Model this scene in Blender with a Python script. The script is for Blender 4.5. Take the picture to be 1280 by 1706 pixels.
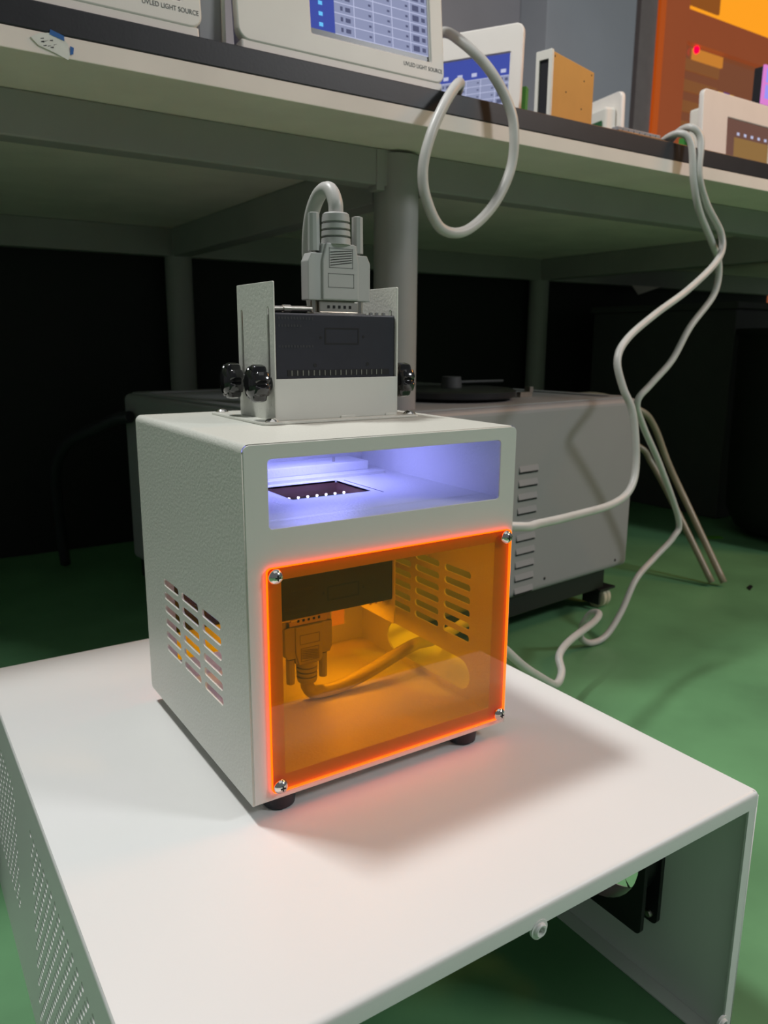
import bpy, bmesh, math, random
from mathutils import Vector, Matrix
random.seed(7)
for o in list(bpy.data.objects): bpy.data.objects.remove(o, do_unlink=True)
SC = bpy.context.scene
COL = SC.collection

# ------------------------------------------------------------------ camera
F, YAW, PITCH, ROLL = 1297.154, 0.5812, 0.2161, 0.0061
CAM = Vector((-0.1814, -0.4314, 0.3013))
fw = Vector((math.sin(YAW)*math.cos(PITCH), math.cos(YAW)*math.cos(PITCH), -math.sin(PITCH)))
rt = Vector((math.cos(YAW), -math.sin(YAW), 0)); up = rt.cross(fw)
c_, s_ = math.cos(ROLL), math.sin(ROLL)
r2 = c_*rt + s_*up; u2 = -s_*rt + c_*up
cam = bpy.data.cameras.new('camera'); cam_o = bpy.data.objects.new('camera', cam); COL.objects.link(cam_o)
cam.sensor_fit = 'HORIZONTAL'; cam.sensor_width = 36; cam.lens = F/1280*36
cam.clip_start = 0.01; cam.clip_end = 50
cam_o.matrix_world = Matrix(((r2.x,u2.x,-fw.x,CAM.x),(r2.y,u2.y,-fw.y,CAM.y),(r2.z,u2.z,-fw.z,CAM.z),(0,0,0,1)))
cam.dof.use_dof = True; cam.dof.focus_distance = 0.52; cam.dof.aperture_fstop = 20
SC.camera = cam_o

# ------------------------------------------------------------------ world, lights, exposure
w = bpy.data.worlds.new('room_ambient'); SC.world = w; w.use_nodes = True
w.node_tree.nodes['Background'].inputs[0].default_value = (0.9, 0.95, 1.0, 1)
w.node_tree.nodes['Background'].inputs[1].default_value = 0.12
SC.view_settings.view_transform = 'Standard'; SC.view_settings.look = 'None'
SC.view_settings.gamma = 1; SC.view_settings.exposure = 0.0
SC.view_settings.use_curve_mapping = False

def area(name, loc, target, sx, sy, power, color):
    l = bpy.data.lights.new(name, 'AREA'); l.shape = 'RECTANGLE'; l.size = sx; l.size_y = sy
    l.energy = power; l.color = color
    o = bpy.data.objects.new(name, l); COL.objects.link(o); o.location = loc
    o.rotation_euler = (Vector(target)-Vector(loc)).to_track_quat('-Z', 'Y').to_euler()
    return o
area('ceiling_lamp_main', (-0.42, 0.74, 2.55), (0.1, 0.1, 0), 0.34, 0.20, 44, (1.0, 0.998, 0.975))
area('ceiling_lamp_room', (2.2, -2.1, 2.1), (0.6, 0.4, 0.1), 0.55, 0.40, 35, (0.94, 0.97, 1.0))
area('ceiling_panel_soft', (0.2, -0.7, 2.75), (0.2, -0.6, 0), 2.2, 2.2, 8, (1.0, 0.99, 0.98))
area('amber_room_lamp', (2.3, -0.25, 1.7), (0.3, 0.1, 0.0), 0.6, 0.4, 11, (1.0, 0.42, 0.10))

# ------------------------------------------------------------------ materials
def lin(c):
    return tuple(((v/255)/12.92 if v/255 <= 0.04045 else ((v/255+0.055)/1.055)**2.4) for v in c)
def mat(name, col, rough=0.5, metal=0.0, noise=0.0, nscale=20, bump=0.0, bscale=300, spec=0.5, coat=0.0, emit=None, estr=0):
    m = bpy.data.materials.new(name); m.use_nodes = True
    nt = m.node_tree; b = nt.nodes['Principled BSDF']
    b.inputs['Base Color'].default_value = (*col, 1); b.inputs['Roughness'].default_value = rough
    b.inputs['Metallic'].default_value = metal; b.inputs['Specular IOR Level'].default_value = spec
    b.inputs['Coat Weight'].default_value = coat
    tc = nt.nodes.new('ShaderNodeTexCoord')
    if noise:
        n = nt.nodes.new('ShaderNodeTexNoise'); n.inputs['Scale'].default_value = nscale; n.inputs['Detail'].default_value = 5
        nt.links.new(tc.outputs['Object'], n.inputs['Vector'])
        r = nt.nodes.new('ShaderNodeValToRGB')
        r.color_ramp.elements[0].position = 0.3; r.color_ramp.elements[1].position = 0.7
        r.color_ramp.elements[0].color = (*[max(0, v*(1-noise)) for v in col], 1)
        r.color_ramp.elements[1].color = (*[min(1, v*(1+noise)) for v in col], 1)
        nt.links.new(n.outputs['Fac'], r.inputs['Fac']); nt.links.new(r.outputs['Color'], b.inputs['Base Color'])
    if bump:
        n = nt.nodes.new('ShaderNodeTexNoise'); n.inputs['Scale'].default_value = bscale; n.inputs['Detail'].default_value = 3
        nt.links.new(tc.outputs['Object'], n.inputs['Vector'])
        bp = nt.nodes.new('ShaderNodeBump'); bp.inputs['Strength'].default_value = bump; bp.inputs['Distance'].default_value = 0.0006
        nt.links.new(n.outputs['Fac'], bp.inputs['Height']); nt.links.new(bp.outputs['Normal'], b.inputs['Normal'])
    if emit:
        b.inputs['Emission Color'].default_value = (*emit, 1); b.inputs['Emission Strength'].default_value = estr
    return m
M = {}
M['device'] = mat('textured_offwhite_paint', (0.70, 0.71, 0.645), 0.38, bump=0.55, bscale=420)
M['device_front'] = mat('smooth_offwhite_paint', (0.68, 0.69, 0.635), 0.4, bump=0.05, bscale=500)
M['cabinet'] = mat('white_powder_coat', (0.80, 0.80, 0.785), 0.42, noise=0.015, nscale=6, bump=0.05, bscale=700)
M['floor'] = mat('green_epoxy_floor', (0.135, 0.32, 0.15), 0.42, noise=0.22, nscale=5, bump=0.1, bscale=40)
M['wall'] = mat('grey_wall_paint', (0.46, 0.44, 0.47), 0.8, noise=0.05, nscale=3)
M['wall_lit'] = mat('grey_wall_paint_lit', (0.55, 0.565, 0.61), 0.8, noise=0.04, nscale=3)  # lighter copy of the wall grey, light on the pillar painted in
M['trim_brown'] = mat('taupe_trim_paint', (0.42, 0.35, 0.33), 0.6, noise=0.05)
M['bench_black'] = mat('black_laminate', (0.013, 0.013, 0.017), 0.45, noise=0.2, nscale=30, bump=0.1)
M['bench_cream'] = mat('cream_board', (0.93, 0.82, 0.75), 0.6, noise=0.06, nscale=9, bump=0.06, bscale=120)
M['bench_grey'] = mat('grey_green_bench_paint', (0.33, 0.315, 0.305), 0.5, noise=0.06, nscale=8)
M['cart'] = mat('grey_steel_paint', (0.33, 0.325, 0.335), 0.5, noise=0.03, nscale=5, bump=0.05)
M['black'] = mat('black_plastic', (0.016, 0.016, 0.018), 0.35)
M['black_gloss'] = mat('glossy_black_plastic', (0.012, 0.012, 0.013), 0.12, coat=0.5)
M['module'] = mat('black_anodised_aluminium', (0.022, 0.022, 0.032), 0.42, noise=0.1, nscale=60)
M['groove'] = mat('matt_black_recess', (0.006, 0.006, 0.007), 0.7)
M['rubber'] = mat('black_rubber', (0.02, 0.02, 0.026), 0.45)
M['chrome'] = mat('polished_steel', (0.80, 0.78, 0.74), 0.13, metal=1)
M['steel'] = mat('brushed_steel', (0.62, 0.58, 0.52), 0.3, metal=1, noise=0.1, nscale=60)
M['cable'] = mat('grey_cable_jacket', (0.56, 0.55, 0.52), 0.4, noise=0.06, nscale=30)
M['plug'] = mat('grey_moulded_plug', (0.46, 0.46, 0.445), 0.45, noise=0.03, nscale=30)
M['plug_dark'] = mat('grey_plug_groove', (0.17, 0.17, 0.165), 0.6)
M['beige'] = mat('tan_hose', (0.33, 0.28, 0.20), 0.35, noise=0.1)
M['wheel'] = mat('cream_wheel', (0.62, 0.57, 0.42), 0.5)
M['panel'] = mat('cream_panel_plastic', (0.90, 0.85, 0.79), 0.45, noise=0.02)
M['panel_body'] = mat('warm_white_housing', (0.88, 0.85, 0.77), 0.5)
M['screen_frame'] = mat('dark_screen_frame', (0.03, 0.03, 0.035), 0.3)
M['lettering'] = mat('dark_grey_print', (0.05, 0.05, 0.05), 0.6)
M['paper'] = mat('torn_white_paper', (0.82, 0.81, 0.76), 0.8, noise=0.08, nscale=60)
M['tape'] = mat('blue_tape', (0.02, 0.13, 0.42), 0.5)
M['green_plastic'] = mat('green_terminal_plastic', (0.05, 0.30, 0.05), 0.4)
M['pcb'] = mat('green_circuit_board', (0.02, 0.12, 0.04), 0.4, noise=0.2, nscale=80)
M['tan_box'] = mat('orange_tan_case_paint', (0.78, 0.40, 0.10), 0.35, noise=0.04)
M['wire_blue'] = mat('violet_blue_wire_painted_glow', (0.12, 0.10, 0.55), 0.4, emit=(0.25, 0.2, 1), estr=0.35)  # weak emission paints violet light onto the wires
M['yellow'] = mat('yellow_carton', (0.75, 0.5, 0.03), 0.5)
M['purple'] = mat('purple_band', (0.16, 0.05, 0.35), 0.5)
M['amber_frame'] = mat('amber_frame_painted_glow', (0.30, 0.075, 0.02), 0.5, noise=0.06, nscale=6, emit=(0.20, 0.045, 0.014), estr=1)  # emission puts amber light into the frame colour
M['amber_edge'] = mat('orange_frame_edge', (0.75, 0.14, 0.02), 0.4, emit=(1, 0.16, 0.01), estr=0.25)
M['dark_cab'] = mat('dark_grey_cabinet_paint', (0.07, 0.07, 0.07), 0.6, noise=0.05)
M['bin'] = mat('black_bin_plastic', (0.006, 0.007, 0.007), 0.7)
def emis(name, col, s):
    m = bpy.data.materials.new(name); m.use_nodes = True; nt = m.node_tree; nt.nodes.clear()
    e = nt.nodes.new('ShaderNodeEmission'); e.inputs[0].default_value = (*col, 1); e.inputs[1].default_value = s
    o = nt.nodes.new('ShaderNodeOutputMaterial'); nt.links.new(e.outputs[0], o.inputs[0]); return m
def amber(name, tint, gloss=1.0):
    m = bpy.data.materials.new(name); m.use_nodes = True; nt = m.node_tree; nt.nodes.clear()
    t = nt.nodes.new('ShaderNodeBsdfTransparent'); t.inputs[0].default_value = (*tint, 1)
    g = nt.nodes.new('ShaderNodeBsdfGlossy'); g.inputs['Roughness'].default_value = 0.02
    g.inputs[0].default_value = (gloss, gloss, gloss, 1)
    fr = nt.nodes.new('ShaderNodeFresnel')
    ge = nt.nodes.new('ShaderNodeNewGeometry'); mr = nt.nodes.new('ShaderNodeMapRange')   # same reflectance from both sides of a thin sheet
    mr.inputs['To Min'].default_value = 1.49; mr.inputs['To Max'].default_value = 1/1.49
    nt.links.new(ge.outputs['Backfacing'], mr.inputs['Value']); nt.links.new(mr.outputs[0], fr.inputs[0])
    mx = nt.nodes.new('ShaderNodeMixShader'); o = nt.nodes.new('ShaderNodeOutputMaterial')
    nt.links.new(fr.outputs[0], mx.inputs[0]); nt.links.new(t.outputs[0], mx.inputs[1]); nt.links.new(g.outputs[0], mx.inputs[2])
    nt.links.new(mx.outputs[0], o.inputs[0]); return m
M['acrylic'] = amber('amber_acrylic', (0.99, 0.66, 0.008))
M['glass'] = amber('clear_glass', (0.97, 0.98, 0.98))
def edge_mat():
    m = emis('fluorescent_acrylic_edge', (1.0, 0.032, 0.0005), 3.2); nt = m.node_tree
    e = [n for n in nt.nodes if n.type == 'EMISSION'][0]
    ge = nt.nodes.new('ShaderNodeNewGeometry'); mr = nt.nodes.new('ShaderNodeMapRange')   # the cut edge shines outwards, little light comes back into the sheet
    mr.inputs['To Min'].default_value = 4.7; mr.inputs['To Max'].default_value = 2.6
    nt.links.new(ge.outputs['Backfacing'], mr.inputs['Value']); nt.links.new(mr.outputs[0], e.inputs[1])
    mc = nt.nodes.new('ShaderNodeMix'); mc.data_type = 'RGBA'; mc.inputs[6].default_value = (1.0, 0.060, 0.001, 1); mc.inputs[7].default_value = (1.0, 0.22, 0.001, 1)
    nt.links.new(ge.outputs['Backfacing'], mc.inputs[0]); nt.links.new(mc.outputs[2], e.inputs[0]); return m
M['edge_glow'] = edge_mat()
M['copper'] = mat('brown_copper', (0.16, 0.07, 0.05), 0.45)
M['led'] = emis('violet_white_led', (0.75, 0.72, 1.0), 6)
M['red_led'] = emis('red_indicator', (1.0, 0.0, 0.03), 2.5)
M['amber_lit'] = emis('amber_lit_room', (1.0, 0.36, 0.018), 1.0)
M['amber_notice'] = emis('amber_lit_notice', (0.32, 0.10, 0.02), 0.8)
M['sign_reflection'] = emis('amber_painted_sign_reflection', (0.70, 0.26, 0.04), 0.8)  # emission paints the reflection of a sign
M['scr_blue'] = emis('screen_blue', (0.062, 0.09, 0.40), 0.9)
M['scr_light'] = emis('screen_pale_cell', (0.30, 0.33, 0.50), 0.9)
M['scr_line'] = emis('screen_white_line', (0.55, 0.58, 0.80), 0.9)
M['scr_text'] = emis('screen_dark_text', (0.10, 0.11, 0.20), 0.9)
M['scr_icon'] = emis('screen_cyan_icon', (0.15, 0.55, 0.95), 1.0)
M['scr_dim'] = emis('dim_screen_brown', (0.17, 0.085, 0.065), 0.9)
M['scr_dim2'] = emis('dim_screen_amber', (0.30, 0.17, 0.06), 0.9)
M['scr_pink'] = emis('screen_pink', (0.70, 0.22, 0.62), 1.0)
M['scr_violet'] = emis('screen_violet', (0.33, 0.30, 0.90), 1.0)
M['amber_glass'] = mat('amber_glass_painted_reflection', (0.10, 0.034, 0.013), 0.12, noise=0.12, nscale=1.3, emit=(0.16, 0.052, 0.022), estr=1.0)  # dim emission paints the brown reflection into the pane
M['painted_reflection'] = mat('brown_amber_painted_reflection', (0.12, 0.045, 0.016), 0.4, emit=(0.19, 0.07, 0.02), estr=1.0)  # emissive colour for painted shelf-like reflections
M['lime'] = mat('lime_scrap', (0.10, 0.35, 0.02), 0.5)

# ------------------------------------------------------------------ mesh helpers
WL = {}
def wloc(p): return WL.get(p.name, Vector((0, 0, 0))) if p else Vector((0, 0, 0))
def thing(name, label, cat, loc, group=None, kind=None):
    o = bpy.data.objects.new(name, None); COL.objects.link(o); o.location = loc; o.empty_display_size = 0.02
    if label: o['label'] = label
    if cat: o['category'] = cat
    if group: o['group'] = group
    if kind: o['kind'] = kind
    WL[o.name] = Vector(loc); return o
def add(name, me, m, parent=None, loc=(0, 0, 0), rot=None, local=False, label=None):
    """mesh in world coordinates (+ loc); parent is an Empty / mesh without rotation unless local"""
    o = bpy.data.objects.new(name, me); COL.objects.link(o)
    if m is not None and not me.materials: me.materials.append(m)
    L = Vector(loc)
    if parent:
        o.parent = parent
        o.location = L if local else L - wloc(parent)
    else: o.location = L
    WL[o.name] = L
    if rot: o.rotation_euler = rot
    if label: o['label'] = label
    return o
def tag(o, label, cat, group=None):
    o['label'] = label; o['category'] = cat
    if group: o['group'] = group
    return o
def struct(o): o['kind'] = 'structure'; return o
def fin(bm, name='m', smooth=False):
    me = bpy.data.meshes.new(name); bmesh.ops.recalc_face_normals(bm, faces=bm.faces[:]); bm.to_mesh(me); bm.free()
    if smooth:
        for p in me.polygons: p.use_smooth = True
    return me
def box(x0, x1, y0, y1, z0, z1, bev=0.0, seg=2):
    bm = bmesh.new(); bmesh.ops.create_cube(bm, size=1)
    for v in bm.verts: v.co = Vector((x0+(v.co.x+.5)*(x1-x0), y0+(v.co.y+.5)*(y1-y0), z0+(v.co.z+.5)*(z1-z0)))
    if bev: bmesh.ops.bevel(bm, geom=bm.edges[:], offset=bev, segments=seg, profile=0.5, affect='EDGES')
    return fin(bm)
def boxes(lst):
    bm = bmesh.new()
    for (x0, x1, y0, y1, z0, z1) in lst:
        r = bmesh.ops.create_cube(bm, size=1)
        for v in r['verts']: v.co = Vector((x0+(v.co.x+.5)*(x1-x0), y0+(v.co.y+.5)*(y1-y0), z0+(v.co.z+.5)*(z1-z0)))
    return fin(bm)
def joinm(meshes):
    bm = bmesh.new()
    for me in meshes: bm.from_mesh(me)
    out = bpy.data.meshes.new('joined'); bm.to_mesh(out); bm.free(); return out
def rrect(x0, y0, x1, y1, r, n=5):
    pts = []
    for cx, cy, a0 in ((x1-r, y0+r, -90), (x1-r, y1-r, 0), (x0+r, y1-r, 90), (x0+r, y0+r, 180)):
        for i in range(n+1):
            a = math.radians(a0+90*i/n); pts.append((cx+r*math.cos(a), cy+r*math.sin(a)))
    return pts
def circ(cx, cy, r, n=10, ph=0): return [(cx+r*math.cos(2*math.pi*i/n+ph), cy+r*math.sin(2*math.pi*i/n+ph)) for i in range(n)]
def plate(outer, holes, t, O, U, V, bev=0.0):
    """sheet with holes: 2D outline in (U,V) at O, thickness t along UxV"""
    cu = bpy.data.curves.new('c', 'CURVE'); cu.dimensions = '2D'; cu.fill_mode = 'BOTH'
    cu.extrude = t/2-bev; cu.bevel_depth = bev; cu.bevel_resolution = 1
    if bev: cu.offset = -bev
    for poly in [outer]+list(holes):
        sp = cu.splines.new('POLY'); sp.points.add(len(poly)-1); sp.use_cyclic_u = True
        for p, q in zip(sp.points, poly): p.co = (q[0], q[1], 0, 1)
    ob = bpy.data.objects.new('c', cu)
    me = bpy.data.meshes.new_from_object(ob)
    bpy.data.objects.remove(ob); bpy.data.curves.remove(cu)
    U = Vector(U); V = Vector(V); N = U.cross(V); O = Vector(O)+N*(t/2)
    me.transform(Matrix(((U.x, V.x, N.x, O.x), (U.y, V.y, N.y, O.y), (U.z, V.z, N.z, O.z), (0, 0, 0, 1))))
    return me
def frame_to(axis):
    a = Vector(axis).normalized(); t = Vector((0, 0, 1)) if abs(a.z) < .9 else Vector((1, 0, 0))
    u = a.cross(t).normalized(); v = a.cross(u); return u, v, a
def lathe(prof, base, axis, n=24, smooth=True):
    """prof: list of (r,h) along axis"""
    u, v, a = frame_to(axis); base = Vector(base); bm = bmesh.new(); rings = []
    for r, h in prof:
        if r < 1e-6: rings.append([bm.verts.new(base+a*h)])
        else: rings.append([bm.verts.new(base+a*h+(u*math.cos(2*math.pi*i/n)+v*math.sin(2*math.pi*i/n))*r) for i in range(n)])
    for A, B in zip(rings, rings[1:]):
        for i in range(n):
            j = (i+1) % n
            q = [A[i % len(A)], A[j % len(A)], B[j % len(B)], B[i % len(B)]]
            q2 = []
            for k in q:
                if k not in q2: q2.append(k)
            if len(q2) > 2: bm.faces.new(q2)
    for R in ((rings[0], rings[-1]) if prof[0] != prof[-1] else ()):
        if len(R) > 2:
            try: bm.faces.new(R)
            except ValueError: pass
    me = fin(bm)
    if smooth:
        for p in me.polygons: p.use_smooth = True
        try: me.set_sharp_from_angle(angle=math.radians(38))
        except Exception: pass
    return me
def spline(pts, sub=8):
    P = [Vector(p) for p in pts]; out = []
    P = [2*P[0]-P[1]]+P+[2*P[-1]-P[-2]]
    for i in range(1, len(P)-2):
        p0, p1, p2, p3 = P[i-1:i+3]
        for k in range(sub):
            t = k/sub
            out.append(0.5*((2*p1)+(p2-p0)*t+(2*p0-5*p1+4*p2-p3)*t*t+(3*p1-p0-3*p2+p3)*t**3))
    out.append(P[-2]); return out
def tube(pts, r, n=12, sub=8, cap=True, smooth_path=True):
    path = spline(pts, sub) if smooth_path else [Vector(p) for p in pts]
    bm = bmesh.new(); rings = []; nrm = None
    for i, p in enumerate(path):
        t = (path[min(i+1, len(path)-1)]-path[max(i-1, 0)]).normalized()
        if nrm is None: nrm = frame_to(t)[0]
        nrm = (nrm-t*nrm.dot(t)).normalized(); b = t.cross(nrm)
        rings.append([bm.verts.new(p+(nrm*math.cos(2*math.pi*k/n)+b*math.sin(2*math.pi*k/n))*r) for k in range(n)])
    for A, B in zip(rings, rings[1:]):
        for k in range(n): bm.faces.new((A[k], A[(k+1) % n], B[(k+1) % n], B[k]))
    if cap: bm.faces.new(rings[0]); bm.faces.new(rings[-1])
    me = fin(bm)
    for p in me.polygons: p.use_smooth = len(p.vertices) == 4
    return me
def prism(poly, O, U, V, t, bev=0.0):
    """solid extrusion of polygon along UxV by t, bevelled"""
    U = Vector(U); V = Vector(V); N = U.cross(V); O = Vector(O); bm = bmesh.new()
    a = [bm.verts.new(O+U*x+V*y) for x, y in poly]; b = [bm.verts.new(O+U*x+V*y+N*t) for x, y in poly]
    bm.faces.new(a[::-1]); bm.faces.new(b)
    for i in range(len(a)): j = (i+1) % len(a); bm.faces.new((a[i], a[j], b[j], b[i]))
    bmesh.ops.recalc_face_normals(bm, faces=bm.faces[:])
    if bev: bmesh.ops.bevel(bm, geom=bm.edges[:], offset=bev, segments=2, profile=0.5, affect='EDGES')
    return fin(bm)
X, Y, Z = (1, 0, 0), (0, 1, 0), (0, 0, 1)
NX, NY = (-1, 0, 0), (0, -1, 0)
ZF = -0.228

# ================================================================== SETTING
struct(add('floor', box(-4, 7, -4, 3.2, ZF-0.1, ZF), M['floor']))
struct(add('wall_back', box(-4, 3.49, 2.6, 2.75, ZF, 3.2), M['wall']))
struct(add('wall_pillar', box(2.55, 3.14, 2.42, 2.599, ZF, 3.2, 0.004), M['wall_lit']))
struct(add('trim_1', box(3.346, 3.475, 2.57, 2.599, ZF, 3.2), M['trim_brown']))
# amber lab window beyond the grey wall
win = thing('window_1', 'amber lit laboratory window with orange brown frame', None, (3.49, 2.6, ZF), kind='structure')
def wp(name, me, m): o = add(name, me, m, win); return o
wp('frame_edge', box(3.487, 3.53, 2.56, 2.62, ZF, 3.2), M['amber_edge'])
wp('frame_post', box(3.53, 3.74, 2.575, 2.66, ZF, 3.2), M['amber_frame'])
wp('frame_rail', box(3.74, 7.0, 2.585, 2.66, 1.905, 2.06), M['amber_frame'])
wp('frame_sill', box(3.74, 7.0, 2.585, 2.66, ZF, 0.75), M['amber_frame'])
wp('upper_pane', box(3.74, 7.0, 2.625, 2.64, 2.06, 3.2), M['amber_lit'])
wp('lower_pane', box(3.74, 7.0, 2.625, 2.64, 0.75, 1.905), M['amber_glass'])
wp('notice', box(3.80, 4.05, 2.612, 2.6245, 2.10, 2.35), M['amber_notice'])
for i in range(5):
    wp('reflection_slat', box(3.78, 4.10-0.01*i, 2.615, 2.6245, 1.78-0.105*i, 1.835-0.105*i), M['painted_reflection'])  # strips standing in for reflections in the lower pane
wp('reflected_sign', box(3.85, 4.12, 2.612, 2.6245, 1.895-0.055, 1.895+0.0), M['sign_reflection'])  # emissive piece standing in for a sign reflected in the glass
wp('indicator_lamp', lathe([(0, 0), (0.02, 0), (0.018, 0.012), (0, 0.016)], (3.865, 2.61, 1.885), NY, 12), M['red_led'])

# ================================================================== EQUIPMENT CABINET (white cover on the floor)
XL0, XL1 = -0.119, -0.127      # left panel leans outwards towards the floor
XR, YF, YB, ZT = 0.3215, -0.1593, 0.3696, -0.0127
cab = thing('equipment_cover', 'large white sheet metal equipment cover standing open on green floor', 'metal cover', (0.1, 0.1, ZF))
CM = M['cabinet']; th = 0.0014
# top sheet with a rolled front edge
def rolled_top():
    bm = bmesh.new(); r = 0.004; prof = []
    prof.append((YB, ZT-r-0.012))
    for i in range(5): a = math.radians(0+90*i/4); prof.append((YB-r+r*math.cos(a), ZT-r+r*math.sin(a)))
    for i in range(7): a = math.radians(90+90*i/6); prof.append((YF+r+r*math.cos(a), ZT-r+r*math.sin(a)))
    prof.append((YF, ZT-0.0125))
    A = [bm.verts.new((XL0+0.0010, y, z)) for y, z in prof]; B = [bm.verts.new((XR-0.0010, y, z)) for y, z in prof]
    for i in range(len(prof)-1): bm.faces.new((A[i], A[i+1], B[i+1], B[i]))
    bmesh.ops.recalc_face_normals(bm, faces=bm.faces[:])
    bmesh.ops.solidify(bm, geom=bm.faces[:], thickness=th)
    me = bpy.data.meshes.new('top'); bm.to_mesh(me); bm.free()
    for p in me.polygons: p.use_smooth = True
    me.set_sharp_from_angle(angle=math.radians(35)); return me
add('top_panel', rolled_top(), CM, cab)
def side_roll(x, s):
    r = 0.003; bm = bmesh.new(); A = []; B = []
    for i in range(6):
        a = math.radians(90*i/5); px = x-s*r+s*r*math.cos(a); pz = ZT-r+r*math.sin(a)
        A.append(bm.verts.new((px, YF+0.002, pz))); B.append(bm.verts.new((px, YB, pz)))
    for i in range(5): bm.faces.new((A[i], A[i+1], B[i+1], B[i]))
    return fin(bm, smooth=True)
# left panel with two perforated fields
holes = []
dy = 0.0124
def field(y_hi, y_lo, z_hi, z_lo):
    k = 0; z = z_hi
    while z > z_lo:
        y = y_hi-(dy/2 if k % 2 else 0)
        while y > y_lo: holes.append(circ(y, z, 0.0030, 8)); y -= dy
        z -= dy*0.62; k += 1
field(0.122, -0.146, -0.046, -0.200); field(0.355, 0.198, -0.052, -0.165)
tilt = math.atan2(XL0-XL1, (ZT-0.003)-ZF)
Vt = Vector((math.sin(tilt), 0, math.cos(tilt)))
lp = plate([(YF+0.0002, ZF), (YB, ZF), (YB, ZT-0.003), (YF+0.0002, ZT-0.003)], holes, th, (XL1+th-ZF*0, 0, 0), (0, 1, 0), (0, 0, 1))
# place: plate normal is +X ; shear it into its lean
for v in lp.vertices: v.co.x += (XL0-XL1)*(v.co.z-ZF)/(ZT-0.003-ZF)-th
pl_left = add('side_panel', lp, CM, cab); add('rolled_edge', side_roll(XL0, -1), CM, pl_left)
FYC, FZC = -0.030, -0.112     # fan centre on the right panel
rp = plate([(YF+0.0002, ZF), (YB, ZF), (YB, ZT-0.003), (YF+0.0002, ZT-0.003)], [circ(FYC, FZC, 0.0545, 32)], th, (XR-th, 0, 0), Y, Z)
pl_right = add('side_panel', rp, CM, cab); add('rolled_edge', side_roll(XR, 1), CM, pl_right)
add('rear_panel', box(XL1+0.006, XR-0.002, YB-0.002, YB-0.0006, ZF, ZT-0.004), CM, cab)
add('front_lip', box(XR-0.0098, XR-0.0003, YF+0.0003, YF+0.0003+th, ZF, ZT-0.0045), CM, cab)
add('front_lip', box(XL0-0.001, XL0+0.009, YF+0.0003, YF+0.0003+th, ZF, ZT-0.013), CM, cab)
add('bottom_flange', box(XR-0.016, XR-0.0016, YF+0.004, YB-0.004, ZF+0.0003, ZF+0.0018), CM, cab)
def ear(cx, cz, name='screw_tab'):
    o = add(name, plate(circ(cx, cz, 0.0062, 20), [circ(cx, cz, 0.0026, 12)], 0.0018, (0, YF+th, 0), X, Z), CM, cab)
    ring = add('grommet', lathe([(0.0026, 0), (0.0044, 0), (0.0044, 0.0012), (0.0036, 0.002), (0.0026, 0.0018), (0.0026, 0)], (cx, YF-0.0003, cz), NY, 20), CM, o)
ear(0.1057, ZT-0.0150); ear(XR-0.0125, -0.2055)
# fan bolted on the inside of the right panel
fan = add('fan', plate(rrect(FYC-0.06, FZC-0.06, FYC+0.06, FZC+0.06, 0.005), [circ(FYC, FZC, 0.054, 32)], 0.004, (XR-th-0.025, 0, 0), Y, Z), M['black'], cab, label='black square cooling fan')
add('fan_flange', plate(rrect(FYC-0.06, FZC-0.06, FYC+0.06, FZC+0.06, 0.005), [circ(FYC, FZC, 0.054, 32)], 0.004, (XR-th-0.0042, 0, 0), Y, Z), M['black'], fan)
def ringm(r0, r1, h): return lathe([(r0, 0), (r1, 0), (r1, h), (r0, h), (r0, 0)], (XR-th-0.0246, FYC, FZC), X, 40)
add('fan_duct', ringm(0.0535, 0.0575, 0.0235), M['black'], fan)
add('fan_hub', lathe([(0, 0.002), (0.019, 0.002), (0.021, 0.005), (0.021, 0.022), (0, 0.022)], (XR-th-0.0246, FYC, FZC), X, 24), M['black'], fan)
for k in range(7):
    a = 2*math.pi*k/7+0.2; bm = bmesh.new(); R = []
    for i in range(5):
        r = 0.0205+(0.0515-0.0205)*i/4; row = []
        for j in range(4):
            aa = a+(j/3-0.5)*0.40+0.10*i/4
            row.append(bm.verts.new((XR-th-0.0246+0.004+0.015*j/3, FYC+r*math.cos(aa), FZC+r*math.sin(aa))))
        R.append(row)
    for A, B in zip(R, R[1:]):
        for j in range(3): bm.faces.new((A[j], A[j+1], B[j+1], B[j]))
    bmesh.ops.solidify(bm, geom=bm.faces[:], thickness=0.001)
    add('fan_blade', fin(bm), M['black'], fan)
for sy in (-1, 1):
    add('fan_screw', lathe([(0, 0.003), (0.0025, 0.0028), (0.0035, 0.001), (0.0035, 0), (0, 0)], (XR-th-0.0044, FYC+sy*0.0525, FZC-0.0525), NX, 12), M['steel'], fan)

# ================================================================== EXPOSURE BOX
W, D, H = 0.22, 0.2192, 0.2405
dev = thing('exposure_box', 'off-white steel lamp box with glowing orange acrylic front on white cover', 'lab device', (W/2, D/2, ZT))
DM = M['device']; t = 0.0015
slots = []
for (a, b) in ((0.0457, 0.0813), (0.0888, 0.1246), (0.1315, 0.1670)):
    for k in range(6):
        z = 0.0527+0.0111*k; slots.append(rrect(a, z, b, z+0.0062, 0.00305, 5))
RC = 0.005
def side_outline(): return [(0.0003, 0.0), (D-0.003, 0.0), (D-0.0008, 0.001), (D, 0.0035), (D, H-RC), (0.0003, H-RC)]
o_l = add('side_panel', plate(side_outline(), slots, t, (0, 0, 0), Y, Z), DM, dev)
cut = rrect(0.0435, 0.0075, 0.1700, 0.0352, 0.0137, 8)
o_r = add('side_panel', plate(side_outline(), slots+[cut], t, (W-t, 0, 0), Y, Z), DM, dev)
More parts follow.
